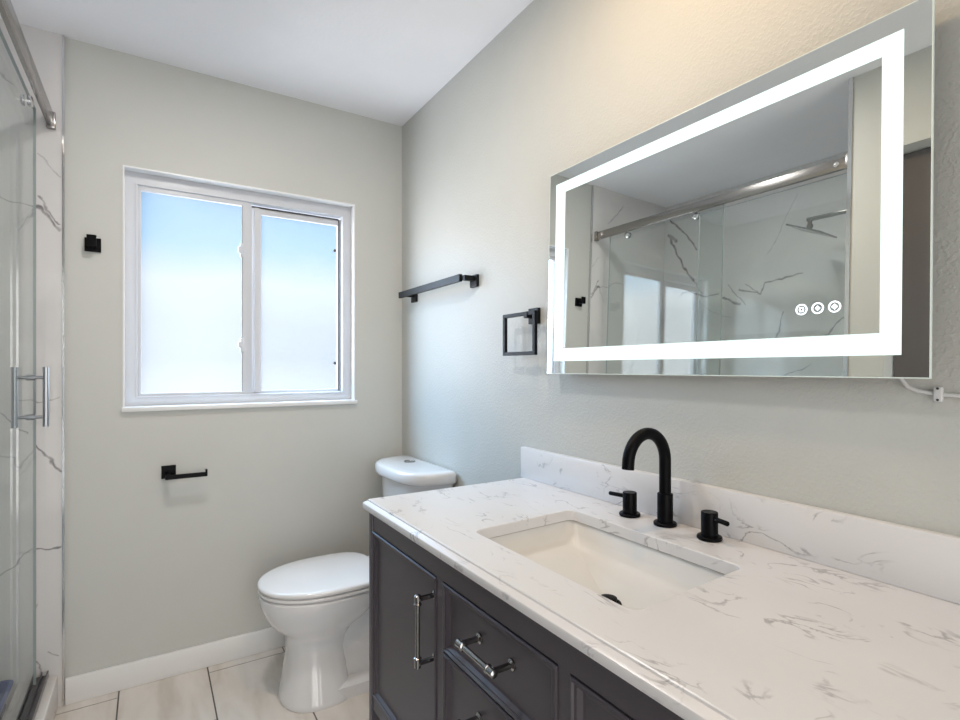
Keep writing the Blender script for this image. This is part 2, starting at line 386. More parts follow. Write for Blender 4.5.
V_back = [([(-0.412, 2.224), (-0.545, 2.362)], .007, .5), ([(-0.339, 1.843), (-0.32, 1.811), (-0.277, 1.748)], .006, .7),
          ([(-0.35, 1.809), (-0.325, 1.802), (-0.306, 1.773), (-0.277, 1.723)], .009, .85), ([(-0.60, 1.83), (-0.50, 1.86), (-0.441, 1.832), (-0.399, 1.815), (-0.35, 1.809)], .004, .7),
          ([(-0.339, 2.0), (-0.277, 1.927)], .005, .35), ([(-0.396, 1.13), (-0.347, 1.111), (-0.322, 1.113), (-0.277, 1.13)], .004, .5),
          ([(-0.436, 1.079), (-0.401, 1.021), (-0.369, 0.998)], .005, .6), ([(-0.347, 0.968), (-0.325, 0.934), (-0.311, 0.904), (-0.277, 0.846)], .006, .8),
          ([(-0.347, 0.943), (-0.388, 0.883)], .004, .45), ([(-0.347, 0.584), (-0.311, 0.578), (-0.277, 0.581)], .005, .8), ([(-0.441, 0.506), (-0.396, 0.549), (-0.35, 0.587)], .004, .6),
          ([(-0.347, 0.358), (-0.336, 0.384)], .005, .5), ([(-0.311, 0.212), (-0.28, 0.192)], .005, .5), ([(-0.347, 0.19), (-0.339, 0.174), (-0.334, 0.143)], .005, .7),
          ([(-0.388, 1.711), (-0.35, 1.809)], .005, .4), ([(-0.436, 0.929), (-0.399, 0.922), (-0.388, 0.883)], .004, .5), ([(-.75, 1.6), (-.66, 1.3), (-.6, 1.1)], .006, .6),
          ([(-0.44, 1.08), (-0.55, 1.25), (-0.7, 1.35)], .005, .5)]
M_tile_side = vein_tile('veined_marble_tile_side', 'yz', V_side)
M_tile_back = vein_tile('veined_marble_tile_back', 'xz', V_back)

def floor_tile_mat():
    m = bpy.data.materials.new('cream_stone_floor_tile'); m.use_nodes = True
    n = m.node_tree; b = n.nodes['Principled BSDF']; b.inputs['Roughness'].default_value = 0.22
    L = n.links.new
    t = n.nodes.new('ShaderNodeTexCoord'); mp = n.nodes.new('ShaderNodeMapping'); mp.inputs['Scale'].default_value = (1, 0.22, 1); mp.inputs['Rotation'].default_value = (0, 0, 0.12)
    L(t.outputs['Object'], mp.inputs['Vector'])
    ns = n.nodes.new('ShaderNodeTexNoise'); ns.inputs['Scale'].default_value = 11; ns.inputs['Detail'].default_value = 5; ns.inputs['Distortion'].default_value = 0.6
    L(mp.outputs[0], ns.inputs['Vector'])
    r = n.nodes.new('ShaderNodeValToRGB'); e = r.color_ramp.elements
    e[0].position, e[0].color = 0.3, (0.62, 0.565, 0.51, 1); e[1].position, e[1].color = 0.72, (0.78, 0.74, 0.70, 1)
    q = e.new(0.5); q.color = (0.72, 0.68, 0.635, 1)
    L(ns.outputs['Fac'], r.inputs[0]); L(r.outputs[0], b.inputs['Base Color'])
    return m
M_floor = floor_tile_mat()

# ------------------------------------------------------------------ the room
def slab(name, m, *a, bev=0.0):
    return struct(obj(name, box(nb(), *a, bev=bev), m))

T = 0.14
slab('ceiling', M_ceil, XS - .15, W + T, YR - T, D + T, H, H + 0.1)
# floor: screed with individual tiles and dark grout joints, one mesh
bm = nb(); box(bm, XL - .45, W + T, YR - T, D + T, -0.1, -0.0015, mi=0)
g = 0.0026
xs_ = [XL - .45, -0.40, -0.10, 0.20, 0.495, 0.795, 1.095, W + T]
for ci in range(len(xs_) - 1):
    off = 2.38 if ci % 2 == 1 else 2.05
    ys_ = [D + T] + [off - 0.6 * k for k in range(0, 7)]
    if off < 2.1: ys_ = [D + T, off] + [off - 0.6 * k for k in range(1, 7)]
    ys_ = [y for y in ys_ if y > YR - T] + [YR - T]
    for j in range(len(ys_) - 1):
        y1_, y0_ = ys_[j], ys_[j + 1]
        if y1_ - y0_ > .02 and xs_[ci + 1] - xs_[ci] > .02:
            box(bm, xs_[ci] + g, xs_[ci + 1] - g, y0_ + g, y1_ - g, -0.004, 0.0, mi=1)
struct(obj('floor', bm, [M_grout, M_floor]))

# window wall with a real opening
WX0, WX1, WZ0, WZ1 = -0.086, 0.825, 1.080, 2.010
bm = nb()
box(bm, XL, WX0, D, D + T, 0, H); box(bm, WX1, W + T, D, D + T, 0, H)
box(bm, WX0, WX1, D, D + T, 0, WZ0); box(bm, WX0, WX1, D, D + T, WZ1, H)
bmesh.ops.remove_doubles(bm, verts=bm.verts, dist=1e-5)
struct(obj('wall_back', bm, M_wall))
slab('wall_right', M_wallR, W, W + T, YR - T, D + T, 0, H)
slab('wall_rear', M_wall, XL - .4, W, YR - T, YR, 0, H)
# left wall: pier beside the shower, door recess, short return behind the camera
bm = nb()
box(bm, XS - .14, XL, 0.86, YS - 0.012, 0, H); box(bm, XL - .14, XL, 0.02, 0.86, 2.11, H); box(bm, XL - .14, XL, YR, 0.02, 0, H)
struct(obj('wall_left', bm, M_wall))
# shower walls: marble tile on backing
slab('wall_shower_side', M_tile_side, XS - .14, XS, YS - .012, D + T, 0, H)
slab('wall_shower_window_side', M_tile_back, XS, XL, D - .011, D + T, 0, H)
slab('wall_shower_front', M_tile_back, XS, XL, YS - .012, YS, 0, H)
slab('shower_floor', M_curb, XS, -0.385, YS, D - .011, -.02, 0.035)
bm = nb(); box(bm, -0.395, -0.282, YS, D - .011, 0, 0.122, bev=0.006)
struct(obj('shower_curb', bm, M_curb, smooth=40))
slab('trim_1', M_chrome, XL - .003, XL + .004, D - .014, D, 0.0, H)
slab('trim_2', M_chrome, XL - .002, XL + .004, YS - .012, YS + .003, 0.122, H)
# baseboards
def baseboard(name, x0, x1, y0, y1):
    bm = nb(); box(bm, x0, x1, y0, y1, 0, 0.097, bev=0.004)
    return struct(obj(name, bm, M_white, smooth=40))
baseboard('baseboard_back', XL + .005, W - .013, D - .015, D)
baseboard('baseboard_right', W - .013, W, 1.41, D)

# window
bm = nb(); box(bm, WX0 - .006, WX1 + .010, D - 0.018, D + 0.075, WZ0 - 0.017, WZ0, bev=.002)
win = struct(obj('window_1', ring_frame(nb(), WX0, WX1, WZ0, WZ1, .045, .045, .052, .040, D + .045, D + .10, .002), M_vinyl, smooth=40))
bm2 = ring_frame(nb(), WX0 - .003, WX1 + .003, WZ0 - .002, WZ1 + .003, .0055, .0055, .0055, .003, D - .003, D + .05, 0.0)
obj('reveal_lining', bm2, M_white, win)
obj('window_sill', bm, M_white, win, smooth=40)
# inner stepped bead of the frame
obj('frame_bead', ring_frame(nb(), WX0 + .036, WX1 - .036, WZ0 + .033, WZ1 - .044, .007, .007, .007, .006, D + .040, D + .047, .001), M_vinyl, win)
sash = obj('sliding_sash', ring_frame(nb(), -0.042, 0.378, 1.118, 1.958, .012, .038, .018, .013, D + .048, D + .068, .0015), M_vinyl, win, smooth=40)
sash2 = obj('fixed_sash', ring_frame(nb(), 0.372, 0.782, 1.118, 1.950, .050, .016, .030, .014, D + .072, D + .092, .0015), M_vinyl, win, smooth=40)
obj('stile_cover', box(nb(), .392, .412, D + .062, D + .073, 1.124, 1.944, bev=.001), M_vinyl, win)
obj('gasket_and_gap_shade', box(nb(), .372, .770, D + .066, D + .0705, 1.9445, 1.9505), M_gasket_shade, sash2)  # dark strip standing in for the shadow in the gap atop this sash
obj('gasket_and_gap_shade', box(nb(), .7695, .7735, D + .066, D + .0705, 1.124, 1.944), M_gasket_shade, sash2)
obj('gasket_and_gap_shade', box(nb(), .338, .3405, D + .0455, D + .048, 1.131, 1.940), M_gasket_shade, sash)
obj('pane', box(nb(), -0.032, 0.342, D + .056, D + .060, 1.129, 1.942), M_frost, sash)
obj('pane', box(nb(), 0.42, 0.768, D + .080, D + .084, 1.130, 1.922), M_frost, sash2)
for z in (1.743, 1.332):
    b_ = nb(); box(b_, .330, .346, D + .034, D + .048, z - .030, z + .030, bev=.005); box(b_, .322, .336, D + .028, D + .044, z - .012, z + .014, bev=.004)
    obj('latch', b_, M_vinyl, sash, smooth=50)
for z in (1.797, 1.256):
    obj('latch', lathe(nb(), (.752, D + .062, z), (0, 1, 0), [(.006, 0), (.007, .002), (.007, .010)], 14), M_gasket_shade, sash2)

# door in the left wall (seen in the mirror)
dr = struct(obj('door_1', box(nb(), XL - .115, XL - .075, 0.025, 0.855, 0.008, 2.105, bev=.002), M_door))
for z0, z1 in ((.2, .95), (1.1, 1.95)):
    obj('door_panel', box(nb(), XL - .078, XL - .071, .15, .73, z0, z1, bev=.003), M_door, dr)
b_ = nb(); lathe(b_, (XL - .076, .78, .98), (1, 0, 0), [(.026, 0), (.026, .006), (.010, .008), (.010, .045)], 20); box(b_, XL - .040, XL - .028, .68, .79, .972, .988, bev=.003)
obj('door_handle', b_, M_nickel, dr, smooth=40)

# ------------------------------------------------------------------ shower
yE = D - .011
rl = thing('shower_rail', 'flat metal rail across the top of the shower opening', 'rail', (-.302, 1.7, 2.12))
obj('bar', box(nb(), -.311, -.293, YS + .004, yE - .004, 2.098, 2.146, bev=.002), M_rail, rl, smooth=40)
for y0, y1 in ((YS, YS + .022), (yE - .022, yE)):
    obj('bracket', box(nb(), -.315, -.288, y0, y1, 2.092, 2.152, bev=.003), M_rail, rl, smooth=40)
obj('bolt', lathe(nb(), (-.287, 1.045, 2.122), (-1, 0, 0), [(.008, 0), (.011, .002), (.011, .006)], 18), M_chrome, rl, smooth=40)
sd = thing('shower_door', 'clear glass sliding shower door with chrome pull, hung near the window wall', 'shower door', (-.335, 1.9, .14))
def pane(name, x0, x1, y0, y1, z0, z1, parent):
    p = obj(name, box(nb(), x0, x1, y0, y1, z0, z1), M_glass, parent)
    e = nb()
    box(e, x0, x1, y0 - .0015, y0, z0, z1); box(e, x0, x1, y1, y1 + .0015, z0, z1); box(e, x0, x1, y0, y1, z1, z1 + .0015)
    obj('glass_edge', e, M_glass_edge, p)
    return p
pane('glass_panel', -.339, -.331, 1.572, 2.335, .146, 2.118, sd)
for y in (2.19, 1.722):
    rr = nb(); lathe(rr, (-.3305, y, 2.085), (1, 0, 0), [(.018, 0), (.018, .010), (.012, .013), (.0, .013)], 24)
    lathe(rr, (-.3395, y, 2.085), (-1, 0, 0), [(.018, 0), (.018, .006), (.012, .009), (.0, .009)], 24)
    obj('roller', rr, M_chrome, sd, smooth=40)
hd = nb()
for x in (-.296, -.376):
    tube(hd, [(x, 2.27, 1.035), (x, 2.27, 1.235)], .0088, 18)
for z in (1.068, 1.200):
    tube(hd, [(-.380, 2.27, z), (-.292, 2.27, z)], .0055, 14)
    lathe(hd, (-.347, 2.27, z), (1, 0, 0), [(.010, 0), (.010, .024)], 18)
obj('handle', hd, M_brushed, sd, smooth=40)
sp2 = thing('shower_screen', 'fixed clear glass shower panel at the end away from the window', 'shower screen', (-.321, 1.34, .13))
pane('glass_panel', -.3245, -.3165, YS + .001, 1.695, .146, 2.085, sp2)

tk = nb()
box(tk, -.350, -.309, YS, yE, .122, .127, bev=.001); box(tk, -.350, -.346, YS, yE, .124, .146); box(tk, -.313, -.309, YS, yE, .124, .142)
box(tk, -.329, -.326, YS, yE, .124, .142)
tag(obj('door_track', tk, mat('dark_bronze_track', (.16, .155, .16), .3, .8)), 'metal bottom track lying along the shower curb', 'track')

hx, hy, hz = -.64, YS, 2.028
sh = thing('rain_shower', 'square flat rain shower head on a straight arm from the shower wall', 'shower head', (hx, hy, hz))
obj('arm', box(nb(), hx - .011, hx + .011, hy + .004, 1.325, hz - .008, hz + .008, bev=.002), M_nickel, sh, smooth=40)
obj('flange', box(nb(), hx - .03, hx + .03, hy, hy + .008, hz - .03, hz + .03, bev=.002), M_nickel, sh, smooth=40)
obj('joint', lathe(nb(), (hx, 1.312, hz - .008), (0, 0, -1), [(.010, 0), (.010, .015), (.014, .018), (.014, .03), (.008, .04)], 20), M_nickel, sh, smooth=40)
b_ = nb(); box(b_, -.085, .085, -.085, .085, -.004, .004, bev=.002)
bmesh.ops.rotate(b_, verts=b_.verts, cent=(0, 0, 0), matrix=Matrix.Rotation(math.radians(24), 3, 'X'))
bmesh.ops.translate(b_, verts=b_.verts, vec=(hx, 1.305, hz - .058))
obj('spray_plate', b_, M_nickel, sh, smooth=40)

# blue bin on the shower floor
bn = thing('plastic_bin', 'dark blue open plastic bin standing on the shower floor', 'bin', (-.52, 2.24, .035))
rings = [rrect(-.615, -.422, 2.12, 2.335, .02, .036), rrect(-.635, -.398, 2.10, 2.362, .025, .162), rrect(-.642, -.391, 2.093, 2.369, .028, .164), rrect(-.642, -.391, 2.093, 2.369, .028, .171),
         rrect(-.631, -.401, 2.104, 2.358, .022, .171), rrect(-.612, -.426, 2.124, 2.331, .018, .042)]
b_ = nb(); loft(b_, rings)
obj('tub', b_, M_blue, bn, smooth=35)
b_ = nb(); box(b_, -.404, -.395, 2.19, 2.27, .125, .14, bev=.003)
obj('handle', b_, mat('dark_blue_plastic', (.01, .02, .07), .4), bn)

# ------------------------------------------------------------------ toilet
TY = 2.07
tl = thing('toilet', 'white two-piece toilet with closed lid between the vanity and the window wall', 'toilet', (.72, TY, 0))
def egg(x0, x1, hw, z, yc=TY, n=40, mid=.52, pf=2.2, pb=2.6):
    """closed outline, front tip at x0, back at x1"""
    xm = x0 + (x1 - x0) * mid; out = []
    for k in range(n):
        a = 2 * math.pi * k / n
        c, s = math.cos(a), math.sin(a)
        p = pb if c > 0 else pf
        r = (abs(c) ** p + abs(s) ** p) ** (-1 / p)
        out.append((xm + (x1 - xm if c > 0 else xm - x0) * r * c, yc + hw * r * s, z))
    return out
b_ = nb()
YC = TY - .03
prof = [(.392, .66, .138, 0.0), (.388, .66, .140, .006), (.392, .655, .137, .02), (.405, .645, .122, .09), (.418, .640, .108, .17), (.418, .65, .106, .215), (.405, .68, .122, .245),
        (.382, .72, .152, .275), (.360, .76, .176, .31), (.346, .79, .190, .345), (.340, .80, .195, .375), (.342, .80, .194, .389), (.352, .79, .185, .394)]
rs = []
for x0, x1, hw, z in prof:
    t_ = min(1, z / .30)
    if z < .25: x0 += .016
    rs.append(egg(x0, x1, hw, z, yc=YC + (TY - YC) * t_, pb=3.2 if z < .24 else 2.6, pf=2.3))
loft(b_, rs)
obj('bowl', b_, M_porc, tl, smooth=50)
b_ = nb()
loft(b_, [rrect(.50, .97, YC - .125, YC + .125, .04, 0), rrect(.50, .965, YC - .125, YC + .125, .04, .045), rrect(.51, .955, YC - .112, YC + .112, .04, .055)])
loft(b_, [rrect(.54, .96, YC - .070, YC + .070, .05, .04), rrect(.54, .955, YC - .066, YC + .066, .05, .15), rrect(.54, .99, TY - .085, TY + .085, .06, .30), rrect(.60, 1.045, TY - .16, TY + .16, .06, .35), rrect(.62, 1.05, TY - .18, TY + .18, .05, .394)])
obj('pedestal', b_, M_porc, tl, smooth=50)
def lid_ring(g_, z):
    return egg(.336 + g_, .792 - g_, .196 - g_, z, mid=.56, pf=2.15, pb=3.6, n=56)
b_ = nb(); loft(b_, [lid_ring(.008, .396), lid_ring(.003, .399), lid_ring(.001, .404), lid_ring(.003, .409), lid_ring(.010, .411)])
obj('seat', b_, M_lid, tl, smooth=50)
b_ = nb(); loft(b_, [lid_ring(.010, .413), lid_ring(.003, .415), lid_ring(0, .420), lid_ring(.0015, .426), lid_ring(.006, .4305), lid_ring(.016, .433), lid_ring(.08, .436), lid_ring(.15, .437)])
obj('lid', b_, M_lid, tl, smooth=50)
for s in (-.075, .075):
    obj('hinge', lathe(nb(), (.803, TY + s - .025, .412), (0, 1, 0), [(.010, 0), (.013, .003), (.013, .047), (.010, .05)], 16), M_lid, tl, smooth=50)
KY = TY + .045
def dring(x0, x1, hw, z, r=.0, n=28, p=3.0):
    """D outline: flat back at x1, bulging front at x0"""
    out = []
    for k in range(n + 1):
        a = math.pi * k / n
        c, s = math.cos(a), math.sin(a)
        q = (abs(c) ** p + abs(s) ** p) ** (-1 / p)
        out.append((x1 - .012 - (x1 - .012 - x0) * s * q, KY + hw * c * q, z))
    out.append((x1, KY - hw + .012, z)); out.append((x1, KY + hw - .012, z))
    return out
b_ = nb(); loft(b_, [dring(.905, 1.055, .200, .394), dring(.895, 1.055, .212, .41), dring(.885, 1.055, .232, .60), dring(.880, 1.055, .240, .762)])
obj('tank', b_, M_porc, tl, smooth=40)
b_ = nb(); loft(b_, [dring(0.861, 1.060, .246, .758), dring(0.851, 1.062, .252, .763), dring(.847, 1.062, .254, .772), dring(.849, 1.062, .254, .799), dring(.855, 1.060, .250, .806), dring(.867, 1.056, .242, .809), dring(.90, 1.05, .225, .8105)])
obj('tank_lid', b_, M_porc, tl, smooth=40)
b_ = nb(); lathe(b_, (.990, KY + .055, .808), (0, 0, 1), [(.026, 0), (.026, .005), (.022, .007), (.021, .0055), (.019, .0055), (.018, .0065)], 28)
obj('flush_button', b_, M_nickel, tl, smooth=30)

# ------------------------------------------------------------------ vanity
XF = .511; Y0, Y1 = .182, 1.388; ZT = .839
vn = thing('vanity_cabinet', 'dark plum grey bathroom vanity cabinet under the white stone top', 'cabinet', (.79, .79, 0))
b_ = nb()
box(b_, XF + .012, W - .002, Y0 + .006, Y1 - .006, .30, .32)                 # bottom
box(b_, XF + .004, W - .002, Y1 - .024, Y1 - .004, .30, ZT)                  # left side panel
box(b_, XF + .004, W - .002, Y0 + .004, Y0 + .024, .30, ZT)                  # right side panel
box(b_, W - .016, W - .002, Y0 + .02, Y1 - .02, .32, ZT)                     # back
# face frame
box(b_, XF + .003, XF + .022, Y0 + .02, Y1 - .02, .790, ZT)
box(b_, XF + .003, XF + .022, Y0 + .02, Y1 - .02, .303, .337)
box(b_, XF + .003, XF + .022, .9605, .9895, .337, .790); box(b_, XF + .003, XF + .022, .5725, .5995, .337, .790)
obj('carcass', b_, M_cab, vn)
for ya, yb in ((Y1 - .022, Y1), (Y0, Y0 + .022)):
    for xa, xb in ((XF, XF + .045), (W - .05, W - .003)):
        obj('leg', box(nb(), xa, xb, ya, yb, 0, ZT - .001, bev=.0015), M_cab, vn, smooth=40)
def panel_front(name, ya, yb, za, zb, bordery=.024, borderz=.018):
    """framed front: raised rim with a bevelled inner moulding and a flat recessed panel"""
    b = nb()
    x = XF
    def rect(g_, gz, xx): return [(xx, ya + g_, za + gz), (xx, yb - g_, za + gz), (xx, yb - g_, zb - gz), (xx, ya + g_, zb - gz)]
    loft(b, [rect(0, 0, x + .020), rect(0, 0, x + .002), rect(.002, .002, x), rect(.005, .005, x - .0005), rect(.0075, .0075, x + .003), rect(bordery * .55, borderz * .6, x + .003),
             rect(bordery * .8, borderz * .85, x + .0095), rect(bordery, borderz, x + .0105)])
    return obj(name, b, M_cab, vn)
def bar_pull(parent, p0, p1, name='handle'):
    """bar with collars and two posts back to the front"""
    p0, p1 = Vector(p0), Vector(p1); d = (p1 - p0).normalized()
    b = nb()
    tube(b, [p0, p1], .0052, 16)
    for p, s in ((p0, 1), (p1, -1)):
        lathe(b, p - d * .010 * s, d * s, [(.004, 0), (.0072, .002), (.0072, .018), (.0085, .019), (.0085, .022), (.006, .024)], 18)
        lathe(b, (XF + .010, p.y, p.z), (-1, 0, 0), [(.010, 0), (.010, .003), (.0055, .006), (.0055, .034), (.0075, .040), (.0055, .044)], 18)
    return obj(name, b, M_nickel, parent, smooth=40)
d1 = panel_front('door', .990, 1.366, .340, .787)
bar_pull(d1, (XF - .032, 1.010, .742), (XF - .032, 1.010, .606))
d2 = panel_front('door', .214, .572, .340, .787)
bar_pull(d2, (XF - .032, .235, .742), (XF - .032, .235, .606))
zz = .787
for k, (hz_) in enumerate((.140, .150, .150)):
    d_ = panel_front('drawer', .600, .960, zz - hz_, zz)
    zc = zz - hz_ / 2 + .010
    bar_pull(d_, (XF - .032, .830, zc), (XF - .032, .726, zc))
    zz -= hz_ + .0035

# countertop with sink cutout
ZC = .867; CX0, CY0, CY1 = .499, .176, 1.418
SX0, SX1, SY0, SY1 = .613, .919, .540, 1.003
tp = nb()
def crect(g_, z, rr=.014):
    r_ = max(.001, rr - g_)
    return rrect(CX0 + g_, W, CY0 + g_, CY1 - g_, [r_, .0005, .0005, r_], z)
rs = [crect(.003, .8415), crect(.001, .8420), crect(0, .844), crect(0, .8545), crect(.0012, .8570), crect(.004, .8588), crect(.008, .8605), crect(.0135, .8625), crect(.0145, .8655), crect(.0165, ZC)]
R_ = loft(tp, rs, cap0=False, cap1=False)
shear = lambda pts: [(x, y + .055 * (x - SX0), z) for x, y, z in pts]
hole = lambda z, g_=0: shear(rrect(SX0 - g_, SX1 + g_, SY0 - g_, SY1 + g_, .020, max(z, .8415), 6))
hr = [[tp.verts.new(p) for p in hole(z, q)] for z, q in ((ZC, .0015), (ZC - .0015, 0), (.8395, 0))]
n_ = len(hr[0])
for a_, c_ in zip(hr[:-1], hr[1:]):
    for i in range(n_): tp.faces.new((a_[i], a_[(i + 1) % n_], c_[(i + 1) % n_], c_[i]))
def fill(outer, inner):
    es = []
    for ring in (outer, inner):
        for i in range(len(ring)):
            e = tp.edges.get((ring[i], ring[(i + 1) % len(ring)])) or tp.edges.new((ring[i], ring[(i + 1) % len(ring)]))
            es.append(e)
    bmesh.ops.triangle_fill(tp, use_beauty=True, edges=es)
fill(R_[-1], hr[0]); fill(R_[0], hr[-1])
tag(obj('countertop', tp, M_quartz, smooth=30), 'white veined stone vanity top with a rectangular sink cutout', 'countertop')
bs = nb()
box(bs, W - .020, W, CY0, 1.4175, ZC, .968, bev=.0025)
tag(obj('backsplash', bs, M_quartz, smooth=40), 'white veined stone backsplash strip along the wall behind the faucet', 'backsplash')

# undermount basin
sk = thing('sink', 'rectangular white undermount basin set in the stone top', 'sink', (.766, .77, .745))
DX, DY = .803, .768
ramp = lambda y: .744 + .048 * min(1, max(0, (abs(y - DY) - .03) / .19))
def sring(ix, iy, zf, r_=.03):
    return [(x, y, zf(y)) for x, y, _ in rrect(SX0 + ix, SX1 - ix, SY0 + iy, SY1 - iy, r_, 0, 7)]
rs = [sring(-.016, -.016, lambda y: .8325), sring(-.016, -.016, lambda y: .8385), sring(-.005, -.005, lambda y: .8385, .025), sring(-.003, -.003, lambda y: .834, .026), sring(.002, .002, lambda y: .81, .03), sring(.010, .010, lambda y: ramp(y) + .007, .035), sring(.016, .016, lambda y: ramp(y) + .0015, .035), sring(.028, .028, ramp, .03)]
base_ring = rs[-1]
dr_ = []
nn = len(base_ring)
for p in base_ring:
    a = math.atan2((p[1] - DY) / 0.2, (p[0] - DX) / .125)
    dr_.append((DX + .026 * math.cos(a), DY + .026 * math.sin(a), .7425))
for t_ in (.25, .5, .75, .92):
    q = []
    for p, d in zip(base_ring, dr_):
        x = p[0] * (1 - t_) + d[0] * t_; y = p[1] * (1 - t_) + d[1] * t_
        q.append((x, y, ramp(y) * (1 - t_ ** 3) + .7425 * t_ ** 3))
    rs.append(q)
rs.append(dr_)
rs = [shear(q) for q in rs]
b_ = nb(); loft(b_, rs, cap0=False, cap1=True)
so = obj('basin', b_, M_sink, sk, smooth=50)
md = so.modifiers.new('thickness', 'SOLIDIFY'); md.thickness = .006; md.offset = -1
DY += .055 * (DX - SX0)
b_ = nb(); lathe(b_, (DX, DY, .7435), (0, 0, 1), [(.024, 0), (.027, .001), (.026, .0035), (.021, .004), (.020, .002), (.0, .002)], 28)
lathe(b_, (DX, DY, .744), (0, 0, 1), [(.006, 0), (.006, .007), (.018, .009), (.018, .012), (.012, .014)], 24)
obj('drain', b_, M_black, sk, smooth=40)

# faucet set
fx, fy = 1.012, .803
fc = thing('faucet', 'matte black gooseneck faucet with two lever handles behind the sink', 'faucet', (fx, fy, ZC))
obj('base', lathe(nb(), (fx, fy, ZC), (0, 0, 1), [(.025, 0), (.026, .002), (.026, .006), (.024, .008), (.0175, .0085), (.0175, .072), (.0165, .074), (.012, .075)], 32), M_black, fc, smooth=35)
pts = [(fx, fy, ZC + .06), (fx, fy, .99)]
R0 = .0615; zc0 = 1.018
for k in range(0, 19):
    a = math.radians(180 * k / 18)
    pts.append((fx - R0 + R0 * math.cos(a), fy + .000 * k, zc0 + R0 * math.sin(a) * 1.06))
pts.append((fx - 2 * R0 - .001, fy, zc0 - .010))
obj('spout', tube(nb(), pts, .0134, 22), M_black, fc, smooth=40)
def faucet_handle(x, y, s):
    h_ = obj('handle', lathe(nb(), (x, y, ZC), (0, 0, 1), [(.024, 0), (.0255, .002), (.0255, .006), (.024, .008), (.0170, .0085), (.0170, .057), (.0160, .0585), (.0, .0585)], 32), M_black, fc, smooth=35)
    tip = Vector((x - .016, y + s * .053, ZC + .0475))
    st = Vector((x, y, ZC + .0465))
    obj('lever', tube(nb(), [st, st.lerp(tip, .96), tip], [.0052, .0052, .0035], 14), M_black, h_, smooth=40)
faucet_handle(1.002, .900, 1)
faucet_handle(1.008, .686, -1)

# ------------------------------------------------------------------ lit mirror
lean = math.radians(-1.2)
MY0, MY1, MZ0, MZ1 = .318, 1.250, 1.214, 1.820
mo = thing('led_mirror', 'large rectangular wall mirror with a glowing white band, hung above the sink', 'mirror', (W - .036, .7825, (MZ0 + MZ1) / 2))
zm = (MZ0 + MZ1) / 2
def xm(z, d=0.0): return W - .036 - d + math.tan(lean) * -(z - zm) * -1
def mbox(b, y0, y1, z0, z1, d0, d1):
    """box lying parallel to the leaning glass, from depth d0 (behind) to d1 (front)"""
    v = []
    for y in (y0, y1):
        for z in (z0, z1):
            for d in (d0, d1):
                v.append(b.verts.new((W - .036 - d - (z - zm) * math.tan(lean), y, z)))
    for idx in ((0, 1, 3, 2), (4, 6, 7, 5), (0, 4, 5, 1), (2, 3, 7, 6), (0, 2, 6, 4), (1, 5, 7, 3)):
        b.faces.new([v[i] for i in idx])
    return b
obj('housing', mbox(nb(), MY0 + .05, MY1 - .05, MZ0 + .045, MZ1 - .045, -.0235, -.002), M_alu, mo)
obj('glass', mbox(nb(), MY0 + .0018, MY1 - .0018, MZ0 + .0018, MZ1 - .0018, -.003, .0015), M_mirror, mo)
b_ = nb()
mbox(b_, MY0, MY1, MZ0, MZ0 + .0018, -.003, .0016); mbox(b_, MY0, MY1, MZ1 - .0018, MZ1, -.003, .0016)
mbox(b_, MY0, MY0 + .0018, MZ0 + .0018, MZ1 - .0018, -.003, .0016); mbox(b_, MY1 - .0018, MY1, MZ0 + .0018, MZ1 - .0018, -.003, .0016)
obj('glass_edge', b_, mat('pale_glass_edge', (.75, .85, .82), .3), mo)
LO = (.356, 1.219, 1.252, 1.783); LI = (.386, 1.178, 1.289, 1.752)
b_ = nb()
o_ = [(LO[0], LO[2]), (LO[1], LO[2]), (LO[1], LO[3]), (LO[0], LO[3])]; i_ = [(LI[0], LI[2]), (LI[1], LI[2]), (LI[1], LI[3]), (LI[0], LI[3])]
P_ = lambda yz, d: b_.verts.new((W - .036 - d - (yz[1] - zm) * math.tan(lean), yz[0], yz[1]))
vo = [P_(q, .0021) for q in o_]; vi = [P_(q, .0021) for q in i_]; vo2 = [P_(q, .0016) for q in o_]; vi2 = [P_(q, .0016) for q in i_]
for k in range(4):
    j = (k + 1) % 4
    b_.faces.new((vo[k], vo[j], vi[j], vi[k])); b_.faces.new((vo2[k], vi2[k], vi2[j], vo2[j])); b_.faces.new((vo[k], vo2[k], vo2[j], vo[j])); b_.faces.new((vi[k], vi[j], vi2[j], vi2[k]))
obj('light_band', b_, M_led, mo)
def flat_poly(b, cy, cz, outer, inner=None):
    f = lambda a, d: b.verts.new((W - .036 - d - (cz + a[1] - zm) * math.tan(lean), cy + a[0], cz + a[1]))
    o1 = [f(a, .0021) for a in outer]; o2 = [f(a, .0016) for a in outer]; n = len(outer)
    for k in range(n): b.faces.new((o1[k], o1[(k + 1) % n], o2[(k + 1) % n], o2[k]))
    if inner:
        i1 = [f(a, .0021) for a in inner]; i2 = [f(a, .0016) for a in inner]
        for k in range(n):
            b.faces.new((o1[k], o1[(k + 1) % n], i1[(k + 1) % n], i1[k])); b.faces.new((i1[k], i1[(k + 1) % n], i2[(k + 1) % n], i2[k]))
    else:
        b.faces.new(o1)
cir = lambda r, n=28: [(r * math.cos(2 * math.pi * k / n), r * math.sin(2 * math.pi * k / n)) for k in range(n)]
